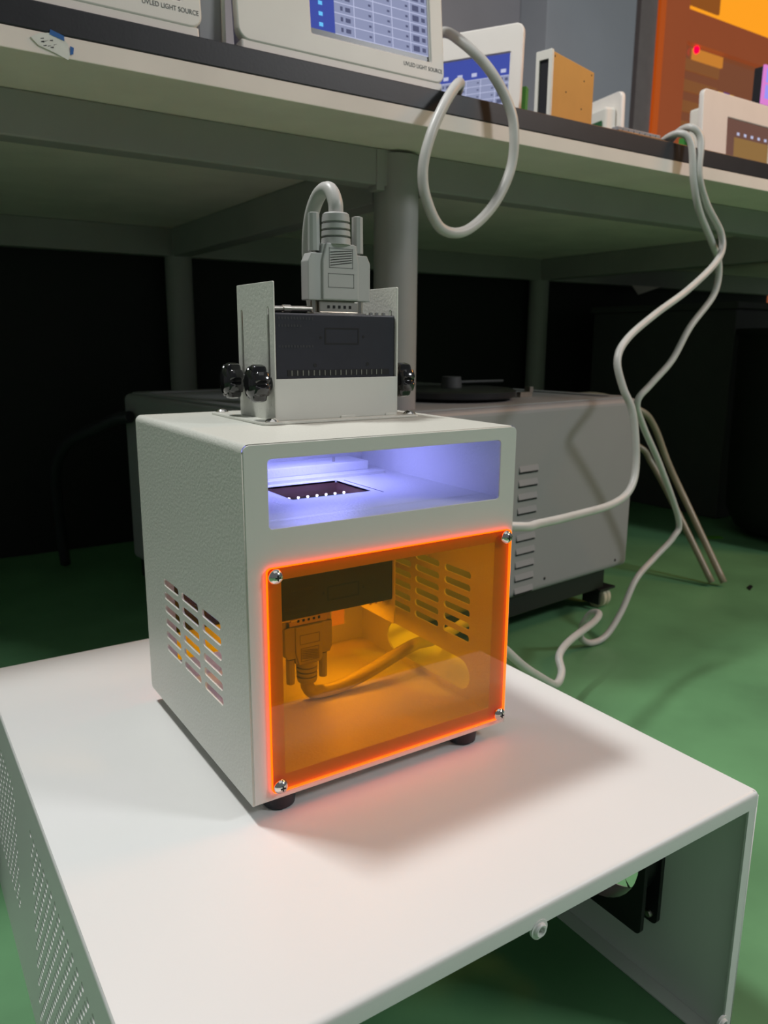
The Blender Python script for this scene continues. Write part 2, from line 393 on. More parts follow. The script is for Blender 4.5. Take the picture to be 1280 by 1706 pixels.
add('top_panel', joinm([plate([(RC, 0.0003), (W-RC, 0.0003), (W-RC, D), (RC, D)], [rrect(0.088, 0.108, 0.162, 0.156, 0.002)], t, (0, 0, H-t), X, Y)]
    +[lathe([(0.0001, 0), (0.0001, 0)], (0, 0, 0), X, 3) for _ in range(0)]), DM, dev)
def bend(x, s):
    bm = bmesh.new(); A = []; B = []
    for i in range(9):
        a = math.radians(90*i/8); px = x-s*RC+s*RC*math.cos(a); pz = H-RC+RC*math.sin(a)
        A.append(bm.verts.new((px, 0.0003, pz))); B.append(bm.verts.new((px, D, pz)))
    for i in range(8): bm.faces.new((A[i], A[i+1], B[i+1], B[i]))
    bmesh.ops.recalc_face_normals(bm, faces=bm.faces[:])
    me = fin(bm, smooth=True)
    return me
for xx, s in ((0, -1), (W, 1)): add('bent_edge', bend(xx, s), DM, dev)
# front panel: upper slot and window opening
slot_open = rrect(0.0165, 0.1866, 0.2044, 0.2306, 0.0025)
win_open = rrect(0.0238, 0.0175, 0.2020, 0.1530, 0.001)
fp_out = [(0.0012, 0.0008), (W-0.0012, 0.0008)]+[(W-RC+(RC-0.0006)*math.sin(math.radians(90-a)), H-RC+(RC-0.0006)*math.sin(math.radians(a))) for a in (0, 22, 45, 67, 90)]+[(RC-(RC-0.0006)*math.sin(math.radians(a)), H-RC+(RC-0.0006)*math.cos(math.radians(a))) for a in (0, 22, 45, 67, 90)]
add('front_panel', plate(fp_out, [slot_open, win_open], 0.0016, (0, 0.0008, 0), X, Z, 0.0003), M['device_front'], dev)
for xa in (0.0004, W-0.0014): add('front_seam', box(xa, xa+0.001, 0.0016, 0.006, 0.001, H-RC), M['device_front'], dev)
rw_open = rrect(0.0240, 0.0195, 0.1980, 0.1530, 0.001)
add('rear_panel', plate([(t, 0.0005), (W-t, 0.0005), (W-t, H-t), (t, H-t)], [rw_open], t, (0, D-0.0002, 0), X, Z), DM, dev)
add('bottom_panel', box(t, W-t, 0.0009, D-0.0003, 0.0002, 0.0018), DM, dev)
# tray between the chambers
TZ = 0.1835
tr_hole = rrect(0.078, 0.089, 0.1475, 0.145, 0.001)
tray = add('tray', plate([(t, 0.004), (W-t, 0.004), (W-t, D-0.002), (t, D-0.002)], [tr_hole], t, (0, 0, TZ-t), X, Y), DM, dev)
add('front_lip', prism([(0.0016+0.0008, 0.1795), (0.034, TZ+0.0005), (0.034, TZ+0.0001), (0.0016+0.0008, 0.179)], (t, 0, 0), Y, Z, W-2*t), DM, tray)
add('tray_opening_rim', boxes([(0.0775, 0.078, 0.089, 0.145, TZ-0.012, TZ), (0.1475, 0.148, 0.089, 0.145, TZ-0.012, TZ), (0.078, 0.1475, 0.145, 0.1455, TZ-0.012, TZ), (0.078, 0.1475, 0.0885, 0.089, TZ-0.012, TZ)]), M['copper'], tray)
add('glass_plate', box(0.0785, 0.147, 0.0895, 0.1445, TZ-0.0072, TZ-0.0062), M['glass'], tray)
add('led_strip', box(0.079, 0.146, 0.1180, 0.1250, TZ-0.0092, TZ-0.0074), M['pcb'], tray)
dot = lathe([(0, 0.0010), (0.0008, 0.0008), (0.0011, 0), (0, 0)], (0, 0, 0), Z, 10)
for i in range(8): add('led_dot', dot, M['led'], tray, (0.0820+0.0085*i, 0.1215, TZ-0.0061))
add('seam_groove', boxes([(0.1535, 0.1542, 0.080, 0.142, TZ, TZ+0.0002)]), M['groove'], tray)
bar = add('clamp_bar', box(0.06, 0.196, 0.170, 0.205, TZ+0.0025, TZ+0.0105, 0.0006), DM, dev)
add('clamp_base', box(0.05, 0.205, 0.155, 0.21, TZ, TZ+0.0025), DM, bar)
add('bar_screw', lathe([(0, 0.004), (0.0012, 0.004), (0.0012, 0), (0, 0)], (0.165, 0.180, TZ+0.0105), Z, 10), M['steel'], bar)
# amber acrylic front and rear
AX0, AX1, AZ0, AZ1 = 0.0131, 0.2160, 0.0068, 0.1622
def acrylic(y0, rear=False):
    sc = [(AX0+0.0055, AZ1-0.0055), (AX1-0.0055, AZ1-0.0055), (AX0+0.0055, AZ0+0.0045), (AX1-0.0055, AZ0+0.0045)]
    y1 = y0+0.003
    a = add('acrylic_window', prism(rrect(AX0+0.0002, AZ0+0.0002, AX1-0.0002, AZ1-0.0002, 0.0028), (0, y1, 0), X, Z, 0.0028), M['acrylic'], dev, label='transparent amber acrylic pane')
    rim = rrect(AX0, AZ0, AX1, AZ1, 0.003); bm = bmesh.new()
    A_ = [bm.verts.new((px, y0+0.0002, pz)) for px, pz in rim]; B_ = [bm.verts.new((px, y1, pz)) for px, pz in rim]
    for i in range(len(rim)):
        j = (i+1) % len(rim); bm.faces.new((A_[i], A_[j], B_[j], B_[i]))
    me = bpy.data.meshes.new('rim'); bm.to_mesh(me); bm.free()
    pq = me.polygons[0]; cc = Vector(((AX0+AX1)/2, 0, (AZ0+AZ1)/2))
    if pq.normal.dot(pq.center-cc) < 0: me.flip_normals()
    add('glowing_edge', me, M['edge_glow'], a)
    s = 1 if rear else -1
    for cx, cz in sc:
        yb = y1 if rear else y0
        sw = add('screw', lathe([(0, 0.0036), (0.0018, 0.0034), (0.0038, 0.0024), (0.0050, 0.0008), (0.0051, 0), (0, 0)], (cx, yb, cz), (0, s, 0), 24), M['chrome'], a, label='domed cross-head steel screw')
        rx = prism([(-0.0019, -0.0004), (-0.0004, -0.0004), (-0.0004, -0.0019), (0.0004, -0.0019), (0.0004, -0.0004), (0.0019, -0.0004), (0.0019, 0.0004), (0.0004, 0.0004), (0.0004, 0.0019), (-0.0004, 0.0019), (-0.0004, 0.0004), (-0.0019, 0.0004)], (cx, yb+s*0.0036, cz), X, Z, 0.0003)
        add('screw_recess', rx, M['groove'], a)
acrylic(0.0008-0.0016-0.0032)
acrylic(D+0.0006, True)
# rubber feet
foot = lathe([(0, 0), (0.0095, 0), (0.0112, 0.0012), (0.0125, 0.0125), (0, 0.0125)], (0, 0, 0), Z, 28)
for fx, fy in ((0.0255, 0.0150), (0.1880, 0.0150), (0.0255, D-0.022), (0.1880, D-0.022)):
    add('rubber_foot', foot, M['rubber'], dev, (fx, fy, ZT+0.0001))
# lamp bracket builder (top one upright, lower one hangs inverted under the tray)
def flipmesh(me, zc):
    for v in me.vertices: v.co.z = 2*zc-v.co.z
    me.flip_normals(); return me
def bracket(flip=None, sdx=0.0):
    """bracket sub-parts; flip = mirror height"""
    def fm(me): return flipmesh(me, flip) if flip is not None else me
    bx0, bx1, by0, by1 = 0.0700, 0.1797, 0.0994, 0.1650
    base = add('lamp_bracket', fm(plate(rrect(0.0560, 0.0900, 0.1960, 0.1960, 0.004), [rrect(0.088, 0.108, 0.162, 0.156, 0.002)], 0.0018, (0, 0, H+0.0002), X, Y, 0.0003)), DM, dev, label='textured white steel lamp bracket')
    z0 = H+0.002
    so = [rrect(0.1066, 0.2660, 0.1102, 0.3255, 0.0017), rrect(0.1546, 0.2660, 0.1582, 0.3245, 0.0017)]
    for px in (bx0, bx1-t):
        add('side_plate', fm(plate(rrect(by0, z0, by1, 0.3432, 0.0012), so, t, (px, 0, 0), Y, Z, 0.0003)), DM, base)
    add('front_plate', fm(box(bx0+0.0004, bx1-0.0004, by0, by0+t, z0, 0.2733, 0.0004)), M['device_front'], base)
    for wa, wb in ((0.126, 0.139), (0.168, 0.178)): add('weld_bead', fm(box(wa, wb, by0-0.0006, by0+0.001, z0-0.0002, z0+0.0016, 0.0003)), DM, base)
    scr = [(0.0652, 0.0955), (0.0640, 0.1900), (0.1905, 0.0975), (0.1905, 0.1900)]
    for sx, sy in scr:
        add('screw', fm(lathe([(0, 0.003), (0.002, 0.0029), (0.0040, 0.0018), (0.0052, 0.0004), (0.0052, 0), (0, 0)], (sx, sy, H+0.0021), Z, 20)), M['chrome'], base)
    # star knobs
    for s, px in ((-1, bx0), (1, bx1)):
        for ky in (0.1085, 0.1565):
            n = 84; bm = bmesh.new(); rings = []
            for (hh, sc_) in ((0.0045, 0.84), (0.0055, 0.97), (0.0070, 1.0), (0.0125, 1.0), (0.0145, 0.96), (0.0158, 0.84)):
                ring = []
                for i in range(n):
                    a = 2*math.pi*i/n; r = 0.0140-0.0034*max(0, -math.cos(7*a))**1.3
                    ring.append(bm.verts.new((px+s*hh, ky+r*sc_*math.cos(a), 0.2700+r*sc_*math.sin(a))))
                rings.append(ring)
            for A, B in zip(rings, rings[1:]):
                for i in range(n): bm.faces.new((A[i], A[(i+1) % n], B[(i+1) % n], B[i]))
            bm.faces.new(rings[0]); bm.faces.new(rings[-1])
            me = fin(bm, smooth=True); me.set_sharp_from_angle(angle=math.radians(50))
            hub = lathe([(0, 0), (0.0058, 0), (0.0058, 0.0045), (0, 0.0045)], (px, ky, 0.2700), (s, 0, 0), 20)
            cap = lathe([(0, 0.0185), (0.0060, 0.0180), (0.0090, 0.0168), (0.0105, 0.0155), (0, 0.0150)], (px, ky, 0.2700), (s, 0, 0), 20)
            add('star_knob', fm(joinm([me, hub, cap])), M['black_gloss'], base, label='black star knob')
    # black lamp module
    md = add('lamp_module', fm(joinm([box(bx0+t+0.0003, bx1-t-0.0003, by0+0.0018, 0.1560, 0.2440, 0.3212, 0.0012)])), M['module'], dev, label='black metal lamp module')
    yf = by0+0.0018
    def dec(n, me, m): return add(n, fm(me), m, md)
    # rectangular engraved frame, screw holes and slotted row
    x0, x1, z0_, z1_ = 0.1135, 0.1440, 0.2985, 0.3110
    dec('engraved_frame', plate(rrect(x0, z0_, x1, z1_, 0.0004), [rrect(x0+0.0011, z0_+0.0011, x1-0.0011, z1_-0.0011, 0.0003)], 0.0003, (0, yf+0.0001, 0), X, Z), M['groove'])
    for hx, hz, hr in ((0.1100, 0.3035, 0.0011), (0.1480, 0.3045, 0.0011), (0.1050, 0.2830, 0.0015), (0.1520, 0.2835, 0.0015)):
        dec('screw_hole', lathe([(0, 0.0003), (hr, 0.0003), (hr, 0), (0, 0)], (hx, yf+0.0001, hz), NY, 14), M['groove'])
    dec('vent_slot', box(0.0815, 0.1725, yf-0.0003, yf+0.0002, 0.2752, 0.2795), M['groove'])
    for i in range(18):
        vx = 0.0850+0.0047*i
        dec('vent_fin', box(vx-0.00034, vx+0.00034, yf-0.0006, yf-0.0001, 0.2754, 0.2793), M['steel'])
    for pz, ln in ((0.3175, 0.030), (0.3120, 0.021), (0.2970, 0.032)):
        dec('faint_marking', boxes([(0.0745+0.0025*i, 0.0745+0.0025*i+0.0017, yf-0.0002, yf+0.0001, pz-0.0009, pz+0.0009) for i in range(int(ln/0.0025))]), M['mark'])
    # sub-D socket and small fittings on the module's end face
    cx, cy, cz = 0.1318+sdx, 0.1150, 0.3212
    sk = dec('connector_socket', joinm([box(cx-0.0235, cx+0.0235, cy-0.0062, cy+0.0062, cz, cz+0.0012), box(cx-0.0175, cx+0.0175, cy-0.0045, cy+0.0045, cz+0.0012, cz+0.0100, 0.0008)]), M['steel'])
    add('socket_dimple', fm(boxes([(cx-0.0105+0.0048*i, cx-0.0085+0.0048*i, cy-0.0048, cy-0.0040, cz+0.0045, cz+0.0068) for i in range(5)])), M['groove'], sk)
    for s in (-1, 1):
        add('jack_post', fm(lathe([(0.0026, 0), (0.0026, 0.0105), (0, 0.0105)], (cx+s*0.0205, cy-0.001, cz+0.001), Z, 6, False)), M['steel'], sk)
    dec('brass_fitting', joinm([tube([(0.0745, 0.112, 0.3245), (0.1080, 0.112, 0.3250)], 0.0021, 10, 2), lathe([(0.0029, 0), (0.0029, 0.006), (0, 0.006)], (0.084, 0.112, 0.3247), X, 10)]), M['steel'])
    for vx in (0.158, 0.1635, 0.170):
        dec('end_screw', lathe([(0.0017, 0), (0.0017, 0.002), (0, 0.0024)], (vx, 0.106, 0.3212), Z, 10), M['chrome'])
    # LED emitter row on the working face
    dec('led_holder', box(0.092, 0.158, 0.110, 0.152, 0.2425, 0.2441), M['pcb'])
    for i in range(8):
        dec('led', lathe([(0, 0.0012), (0.0012, 0.0010), (0.0016, 0), (0, 0)], (0.096+0.0083*i, 0.122, 0.2425), (0, 0, -1), 12), M['led'])
    return md
M['mark'] = mat('faint_grey_print', (0.035, 0.035, 0.042), 0.5)
bracket()
FL2 = 0.2020
bracket(flip=FL2, sdx=-0.0310)
for sx_, sy_ in ((0.0640, 0.1800), (0.1905, 0.1100), (0.0640, 0.1100), (0.1905, 0.1800)):
    add('spacer_post', lathe([(0, 0), (0.004, 0), (0.004, TZ-t-2*FL2+H+0.0002-0.0001), (0, TZ-t-2*FL2+H+0.0002-0.0001)], (sx_, sy_, 2*FL2-H-0.0002), Z, 12), M['steel'], dev)
# blue-violet lamp light inside the upper chamber, added fill in the lower one
def led_or_fill_area(loc, sx, sy, P, col, upw=False):
    l = bpy.data.lights.new('module_or_fill_light', 'AREA'); l.shape = 'RECTANGLE'; l.size = sx; l.size_y = sy; l.energy = P; l.color = col
    o = bpy.data.objects.new('module_or_fill_light', l); COL.objects.link(o); o.location = loc
    if upw: o.rotation_euler = (math.pi, 0, 0)
led_or_fill_area((0.125, 0.131, 0.2420), 0.060, 0.040, 0.21, (0.27, 0.28, 1.0))
add('fill_light_housing', box(0.045, 0.175, 0.022, 0.044, 0.1665, 0.172, 0.001), M['steel'], dev)  # housing added for an unseen fill light in the lower chamber
led_or_fill_area((0.110, 0.033, 0.1660), 0.120, 0.018, 0.060, (1.0, 0.66, 1.0))  # added fill light, brightens the lower chamber from the front
led_or_fill_area((0.138, 0.132, 0.0775), 0.030, 0.030, 0.065, (1.0, 0.66, 1.0))  # second added fill, under the hanging module

# ================================================================== PLUGS AND CABLES
def plug(th_, flip=None, dx=0.0, dyy=0.0, base=0.3310, sc=1.0):
    def fm(me):
        for v in me.vertices: v.co = Vector((cx+(v.co.x-cx)*sc, cy+(v.co.y-cy)*sc, base+(v.co.z-base)*sc))
        if flip is not None: flipmesh(me, flip)
        for v in me.vertices: v.co.x += dx; v.co.y += dyy
        return me
    cx, cy = 0.1318, 0.1150
    z0 = base+0.0005
    outer = [(-0.0275, 0), (0.0275, 0), (0.0275, 0.0285), (0.0245, 0.0345), (0.0160, 0.0345), (0.0150, 0.0415), (-0.0150, 0.0415), (-0.0160, 0.0345), (-0.0245, 0.0345), (-0.0275, 0.0285)]
    wings = prism(outer, (cx, cy+0.0060, z0), X, Z, 0.0120, 0.0007)
    body = prism([(-0.0160, 0.0004), (0.0160, 0.0004), (0.0160, 0.029), (0.0125, 0.0420), (-0.0125, 0.0420), (-0.0160, 0.029)], (cx, cy+0.0078, z0), X, Z, 0.0156, 0.0010)
    hood = add('plug_hood', fm(joinm([wings, body])), M['plug'], th_)
    yf = cy-0.0078
    gr = []
    def fr(x0, x1, a, b, w_=0.0005): gr.extend([(x0, x1, a, a+w_), (x0, x1, b-w_, b), (x0, x0+w_, a, b), (x1-w_, x1, a, b)])
    fr(-0.0105, 0.0105, 0.0240, 0.0385); fr(-0.0115, 0.0115, 0.0095, 0.0200)
    add('label_outline', fm(boxes([(cx+a, cx+b, yf-0.00015, yf+0.0003, z0+c, z0+d) for a, b, c, d in gr])), M['plug_dark'], hood)
    bm = bmesh.new()
    for i in range(6):
        zz = z0+0.0255+0.0019*i
        for q in ((-0.0095, 0, 0.0095, 0.0028),):
            vs = [bm.verts.new((cx+q[0], yf-0.0002, zz+q[1])), bm.verts.new((cx+q[2], yf-0.0002, zz+q[3]-0.0006*i*0.3)), bm.verts.new((cx+q[2], yf-0.0002, zz+q[3]+0.0005-0.0006*i*0.3)), bm.verts.new((cx+q[0], yf-0.0002, zz+0.0005))]
            bm.faces.new(vs)
    bmesh.ops.solidify(bm, geom=bm.faces[:], thickness=0.0003)
    add('grip_rib', fm(fin(bm)), M['plug_dark'], hood)
    # strain relief
    prof = [(0.0116, 0)]
    for k in range(4):
        a = 0.0012+k*0.0052
        prof += [(0.0114-0.0002*k, a), (0.0112-0.0002*k, a+0.0035), (0.0088, a+0.0037), (0.0088, a+0.0050)]
    prof += [(0.0104, 0.0222), (0.0100, 0.0240), (0, 0.0240)]
    rel = lathe(prof[:-4]+[(0.0104, 0.0190), (0.0102, 0.0222), (0.0090, 0.0232), (0, 0.0232)], (cx, cy, z0+0.0415), Z, 28)
    add('strain_relief', fm(rel), M['plug'], th_)
    for s in (-1, 1):
        sx = cx+s*0.0192
        ts = lathe([(0, 0), (0.0047, 0), (0.0044, 0.0270), (0.0030, 0.0275), (0, 0.0275)], (sx, cy, z0+0.0362), Z, 10, False)
        to = add('thumb_screw', fm(ts), M['plug'], th_)
        add('screw_shank', fm(lathe([(0, 0), (0.0020, 0), (0.0020, 0.004), (0, 0.004)], (sx, cy, z0+0.0330), Z, 10)), M['steel'], to)
    return hood
lead1 = thing('connector_lead', 'grey multi-pin plug and lead standing on top of the black module', 'cable', (0.1318, 0.1150, 0.3320), 'connector leads')
plug(lead1)
CR = 0.0057
c1 = [(0.1318, 0.1150, 0.392), (0.1318, 0.1155, 0.404), (0.1315, 0.124, 0.4145), (0.1310, 0.139, 0.4130), (0.1305, 0.152, 0.398), (0.1325, 0.161, 0.374), (0.1370, 0.1655, 0.345), (0.1440, 0.174, 0.315), (0.150, 0.200, 0.285), (0.160, 0.240, 0.235), (0.22, 0.272, 0.165), (0.33, 0.268, 0.105),
      (0.4556, 0.245, 0.0835), (0.5085, 0.26, 0.0777), (0.6054, 0.29, 0.0715), (0.7126, 0.32, 0.0694), (0.7625, 0.33, 0.0853), (0.7841, 0.34, 0.1234), (0.7813, 0.35, 0.1956), (0.7659, 0.36, 0.2359), (0.7615, 0.37, 0.2754), (0.7917, 0.38, 0.3063), (0.8629, 0.39, 0.3435), (0.9606, 0.40, 0.3888), (1.0446, 0.41, 0.4414), (1.0596, 0.42, 0.482), (1.013, 0.42, 0.5257), (0.9857, 0.42, 0.569), (0.9894, 0.425, 0.6228), (0.9795, 0.44, 0.6424), (0.9945, 0.48, 0.640), (1.06, 0.56, 0.6265), (1.16, 0.66, 0.6265), (1.30, 0.80, 0.6265)]
add('cable', tube(c1, CR, 14, 8), M['cable'], lead1)
lead2 = thing('connector_lead', 'grey plug and lead hanging inside the orange box and trailing over the floor', 'cable', (0.1, 0.1150, 0.0120), 'connector leads')
plug(lead2, flip=FL2, dx=-0.0310, sc=0.80)
c2 = [(0.1008, 0.1150, 0.0240), (0.1012, 0.1150, 0.0160), (0.1080, 0.1150, 0.0090), (0.1300, 0.1140, 0.0085), (0.160, 0.113, 0.0150), (0.190, 0.116, 0.0225), (0.222, 0.126, 0.0240), (0.260, 0.150, 0.0120), (0.320, 0.195, -0.0050), (0.372, 0.222, -0.0150), (0.43, 0.236, -0.062), (0.4744, 0.245, -0.100), (0.5278, 0.265, -0.137), (0.5794, 0.285, -0.1681), (0.6062, 0.30, -0.1621), (0.6207, 0.32, -0.1467), (0.6688, 0.345, -0.142), (0.7546, 0.375, -0.1386), (0.7882, 0.395, -0.1369), (0.7922, 0.415, -0.1438), (0.7918, 0.43, -0.1677), (0.8105, 0.45, -0.2021), (0.8436, 0.455, -0.2210), (0.882, 0.455, -0.2150), (0.9243, 0.46, -0.1806), (0.972, 0.47, -0.1281), (1.0326, 0.48, -0.0991), (1.0854, 0.48, -0.065), (1.0971, 0.48, -0.0308), (1.0143, 0.47, 0.0825), (0.9462, 0.46, 0.1584), (0.913, 0.45, 0.2021), (0.9391, 0.445, 0.232), (0.9834, 0.44, 0.2721), (1.0249, 0.44, 0.3281), (1.0842, 0.44, 0.3855), (1.09, 0.44, 0.4364), (1.0473, 0.43, 0.4725), (1.0008, 0.425, 0.5158), (0.98, 0.425, 0.56), (0.9728, 0.43, 0.6144), (0.9647, 0.445, 0.632), (0.9695, 0.48, 0.630), (1.04, 0.57, 0.6265), (1.15, 0.70, 0.6265), (1.25, 0.85, 0.6265)]
add('cable', tube(c2, CR, 14, 8), M['cable'], lead2)
loop = [(0.53, 0.64, 0.66), (0.535, 0.58, 0.712), (0.5401, 0.53, 0.7206), (0.5302, 0.47, 0.6898), (0.5529, 0.44, 0.6534), (0.5766, 0.425, 0.61), (0.5838, 0.42, 0.5729), (0.5787, 0.42, 0.5271), (0.549, 0.42, 0.4784), (0.5036, 0.42, 0.4442), (0.4637, 0.42, 0.4449), (0.4389, 0.42, 0.4791), (0.4334, 0.42, 0.514), (0.4447, 0.42, 0.554), (0.4682, 0.425, 0.5933), (0.497, 0.437, 0.6240), (0.520, 0.460, 0.633), (0.535, 0.500, 0.6265), (0.54, 0.60, 0.6265)]
tag(add('hanging_cable', tube(loop, 0.0068, 16, 10), M['cable']), 'thick grey cable looping down from the bench beside the large screen', 'cable')

# ================================================================== WORKBENCH
YE, ZB = 0.45, 0.6185
bench = thing('workbench', 'long laboratory bench with black top, cream edge and grey-green round legs', 'workbench', (0.6, 1.1, ZF))
add('top_board', box(-1.2, 3.2, YE, 1.72, 0.592, ZB, 0.0012), M['bench_black'], bench, label='black laminate top')
add('under_board', box(-1.2, 3.2, YE+0.0004, 1.72, 0.572, 0.5918, 0.0008), M['bench_cream'], bench, label='cream board edge')
add('front_beam', box(-1.2, 3.2, 0.580, 0.615, 0.522, 0.5718, 0.002), M['bench_grey'], bench)
add('rear_beam', box(-1.2, 3.2, 1.56, 1.595, 0.505, 0.5718, 0.002), M['bench_grey'], bench)
leg = lathe([(0, 0), (0.0335, 0), (0.0335, 0.795), (0, 0.795)], (0, 0, 0), Z, 28)
for lx in (0.513, 1.77):
    for ly in (0.598, 1.585): add('leg', leg, M['bench_grey'], bench, (lx, ly, ZF+0.0005))
    add('cross_beam', box(lx-0.022, lx+0.022, 0.63, 1.555, 0.505, 0.5718, 0.002), M['bench_grey'], bench)
    for xa in (lx-0.047, lx+0.0335): add('beam_bracket', box(xa, xa+0.0135, 0.578, 0.600, 0.515, 0.571, 0.001), M['bench_grey'], bench)
add('shade_sheet', box(-1.2, 3.2, 1.63, 1.65, ZF+0.0005, 0.5718), M['bin'], bench, label='black sheet added behind the bench to deepen the shade')  # sheet added so the space under the bench stays dark
add('hanging_tab', prism([(2.21, 0.507), (2.37, 0.507), (2.25, 0.475)], (0, 1.560, 0), X, Z, 0.003), M['bench_cream'], bench)
# torn paper label stuck on the bench edge
pp = thing('paper_label', 'torn white paper label with blue tape on the bench edge', 'paper label', (0.004, YE-0.001, 0.58))
add('sheet', prism([(-0.017, 0.0835), (-0.009, 0.0885), (0.0015, 0.0905), (0.0115, 0.0905), (0.0175, 0.083), (0.0185, 0.0735), (0.0165, 0.0690), (0.004, 0.0735), (-0.0105, 0.0775)], (0.004, YE-0.0002, 0.5015), X, Z, 0.0008), M['paper'], pp)
add('tape_strip', prism([(0, 0), (0.0135, -0.0035), (0.0135, 0.001), (0.001, 0.0045)], (0.0045, YE-0.0010, 0.5905), X, Z, 0.0004), M['tape'], pp)
add('tape_strip', prism([(0, 0), (0.003, 0.001), (0.004, 0.007), (0.0005, 0.008)], (0.0225, YE-0.0010, 0.5755), X, Z, 0.0004), M['tape'], pp)
bm = bmesh.new()
for i in range(9):
    a = 0.004+random.uniform(-0.009, 0.013); b = 0.582+random.uniform(-0.004, 0.004)
    vs = [bm.verts.new((a+dx_, YE-0.0011, b+dz_)) for dx_, dz_ in ((0, 0), (0.003, 0.001+random.uniform(-.001, .001)), (0.003, 0.0016), (0, 0.0007))]
    bm.faces.new(vs)
add('scribble', fin(bm), M['lettering'], pp)

# ================================================================== ITEMS ON THE BENCH
def text_mesh(s, size):
    cu = bpy.data.curves.new('t', 'FONT'); cu.body = s; cu.size = size; cu.extrude = 0.0001
    ob = bpy.data.objects.new('t', cu); me = bpy.data.meshes.new_from_object(ob)
    bpy.data.objects.remove(ob); bpy.data.curves.remove(cu)
    me.transform(Matrix(((1, 0, 0, 0), (0, 0, -1, 0), (0, 1, 0, 0), (0, 0, 0, 1)))); return me
def control_panel(label, loc, yaw, tilt=-0.10, w_=0.29, h_=0.236, ui='blue', blocks=True):
    th_ = thing('control_panel', label, 'control panel', loc, 'light source control panels')
    th_.rotation_euler = (tilt, 0, yaw)
    def ad(n, me, m, par=None, lab=None):
        o = add(n, me, m, par or th_, local=True, label=lab); return o
    sx0, sx1, sz0, sz1 = w_*0.325, w_*0.925, h_*0.155, h_*0.80
    bz = ad('bezel', plate(rrect(0, 0.012, w_, h_, 0.014), [rrect(sx0, sz0, sx1, sz1, 0.002)], 0.012, (0, 0.012, 0), X, Z, 0.002), M['panel'])
    ad('foot_strip', box(0.004, w_-0.004, 0.001, 0.018, 0.002, 0.0135, 0.002), M['panel'], bz)
    ad('housing', box(0.012, w_-0.012, 0.0125, 0.045, 0.012, h_*0.86, 0.006), M['panel_body'])
    sc = ad('screen', box(sx0-0.001, sx1+0.001, 0.0045, 0.009, sz0-0.001, sz1+0.001), M['scr_dim'] if ui == 'dim' else M['scr_blue'])
    W2 = sx1-sx0; H2 = sz1-sz0; yq = 0.0044
    cm = M['scr_dim2'] if ui == 'dim' else M['scr_light']
    gx0, gz1 = sx0+W2*0.20, sz1-H2*0.24; gz0 = sz0+H2*0.05
    ad('table_field', box(gx0, sx1, yq-0.0002, yq, gz0, gz1), cm, sc)
    ad('screen_base', box(sx0, sx1, yq-0.0003, yq, sz0, gz0), M['screen_frame'], sc)
    if ui != 'dim':
        rows = 9; ln = []
        for i in range(rows+1):
            z = gz0+(gz1-gz0)*i/rows; ln.append((gx0, sx1, yq-0.0004, yq-0.0001, z-0.0005, z+0.0005))
        for i in range(1, 6):
            x = gx0+(sx1-gx0)*i/5.0; ln.append((x-0.0005, x+0.0005, yq-0.0004, yq-0.0001, gz0, gz1))
        ad('table_line', boxes(ln), M['scr_line'], sc)
        tx = []; rh = (gz1-gz0)/rows; cw = (sx1-gx0)/5
        for i in range(rows):
            z = gz0+rh*(i+0.5)
            tx += [(gx0+cw*0.3, gx0+cw*0.42, yq-0.0005, yq-0.0002, z-rh*.2, z+rh*.2), (gx0+cw*0.55, gx0+cw*0.8, yq-0.0005, yq-0.0002, z-rh*.2, z+rh*.2)]
            tx += [(gx0+cw*4.15, gx0+cw*4.5, yq-0.0005, yq-0.0002, z-rh*.28, z+rh*.28), (gx0+cw*4.65, gx0+cw*4.85, yq-0.0005, yq-0.0002, z-rh*.2, z+rh*.2)]
            for c in (1, 2, 3): tx.append((gx0+cw*(c+.75), gx0+cw*(c+.88), yq-0.0005, yq-0.0002, z-rh*.1, z+rh*.1))
        ad('table_text', boxes(tx), M['scr_text'], sc)
        ic = [(sx0+W2*0.075, sx0+W2*0.105, yq-0.0005, yq-0.0001, gz0+rh*(i+.35), gz0+rh*(i+.7)) for i in range(rows)]
        ad('menu_icon', boxes(ic), M['scr_icon'], sc)
    hd = [(gx0+(sx1-gx0)*(i+.35)/5, gx0+(sx1-gx0)*(i+.7)/5, yq-0.0005, yq-0.0001, gz1+H2*0.035, gz1+H2*0.075) for i in range(5)]
    ad('header_text', boxes(hd), M['scr_line'], sc)
    ad('screen_bright_edge', box(sx1-0.001, sx1+0.002, 0.0015, 0.0043, sz0-0.004, sz1), M['panel_body'], sc)
    tm = text_mesh('UVLED LIGHT SOURCE', 0.0070)
    for v in tm.vertices: v.co.x = v.co.x*0.86+w_*0.775; v.co.z += h_*0.105; v.co.y += -0.0002
    ad('lettering', tm, M['lettering'])
    if blocks:
        ad('circuit_board', box(0.02, w_-0.02, 0.047, 0.0488, 0.01, h_*0.74), M['pcb'])
        for bx in (0.004, w_-0.030):
            ad('terminal_block', joinm([box(bx, bx+0.026, 0.0490, 0.064, h_*0.40, h_*0.62, 0.001)]+[box(bx+0.003, bx+0.023, 0.064, 0.0665, h_*(0.42+0.065*k), h_*(0.455+0.065*k)) for k in range(3)]), M['green_plastic'])
        ad('wire_bundle', tube([(0.012, 0.058, h_*0.40), (0.004, 0.066, h_*0.25), (0.010, 0.078, 0.03), (0.02, 0.10, 0.020)], 0.004, 8, 6), M['wire_blue'])
        ad('wire_bundle', tube([(w_-0.012, 0.058, h_*0.40), (w_-0.002, 0.064, h_*0.3), (w_-0.006, 0.076, 0.04), (w_+0.01, 0.10, 0.020)], 0.004, 8, 6), M['wire_blue'])
    return th_
zb = ZB+0.0004
control_panel('cream control panel cut off at the top left corner of the photo', (-0.123, 0.462, zb), 0.0, blocks=False)
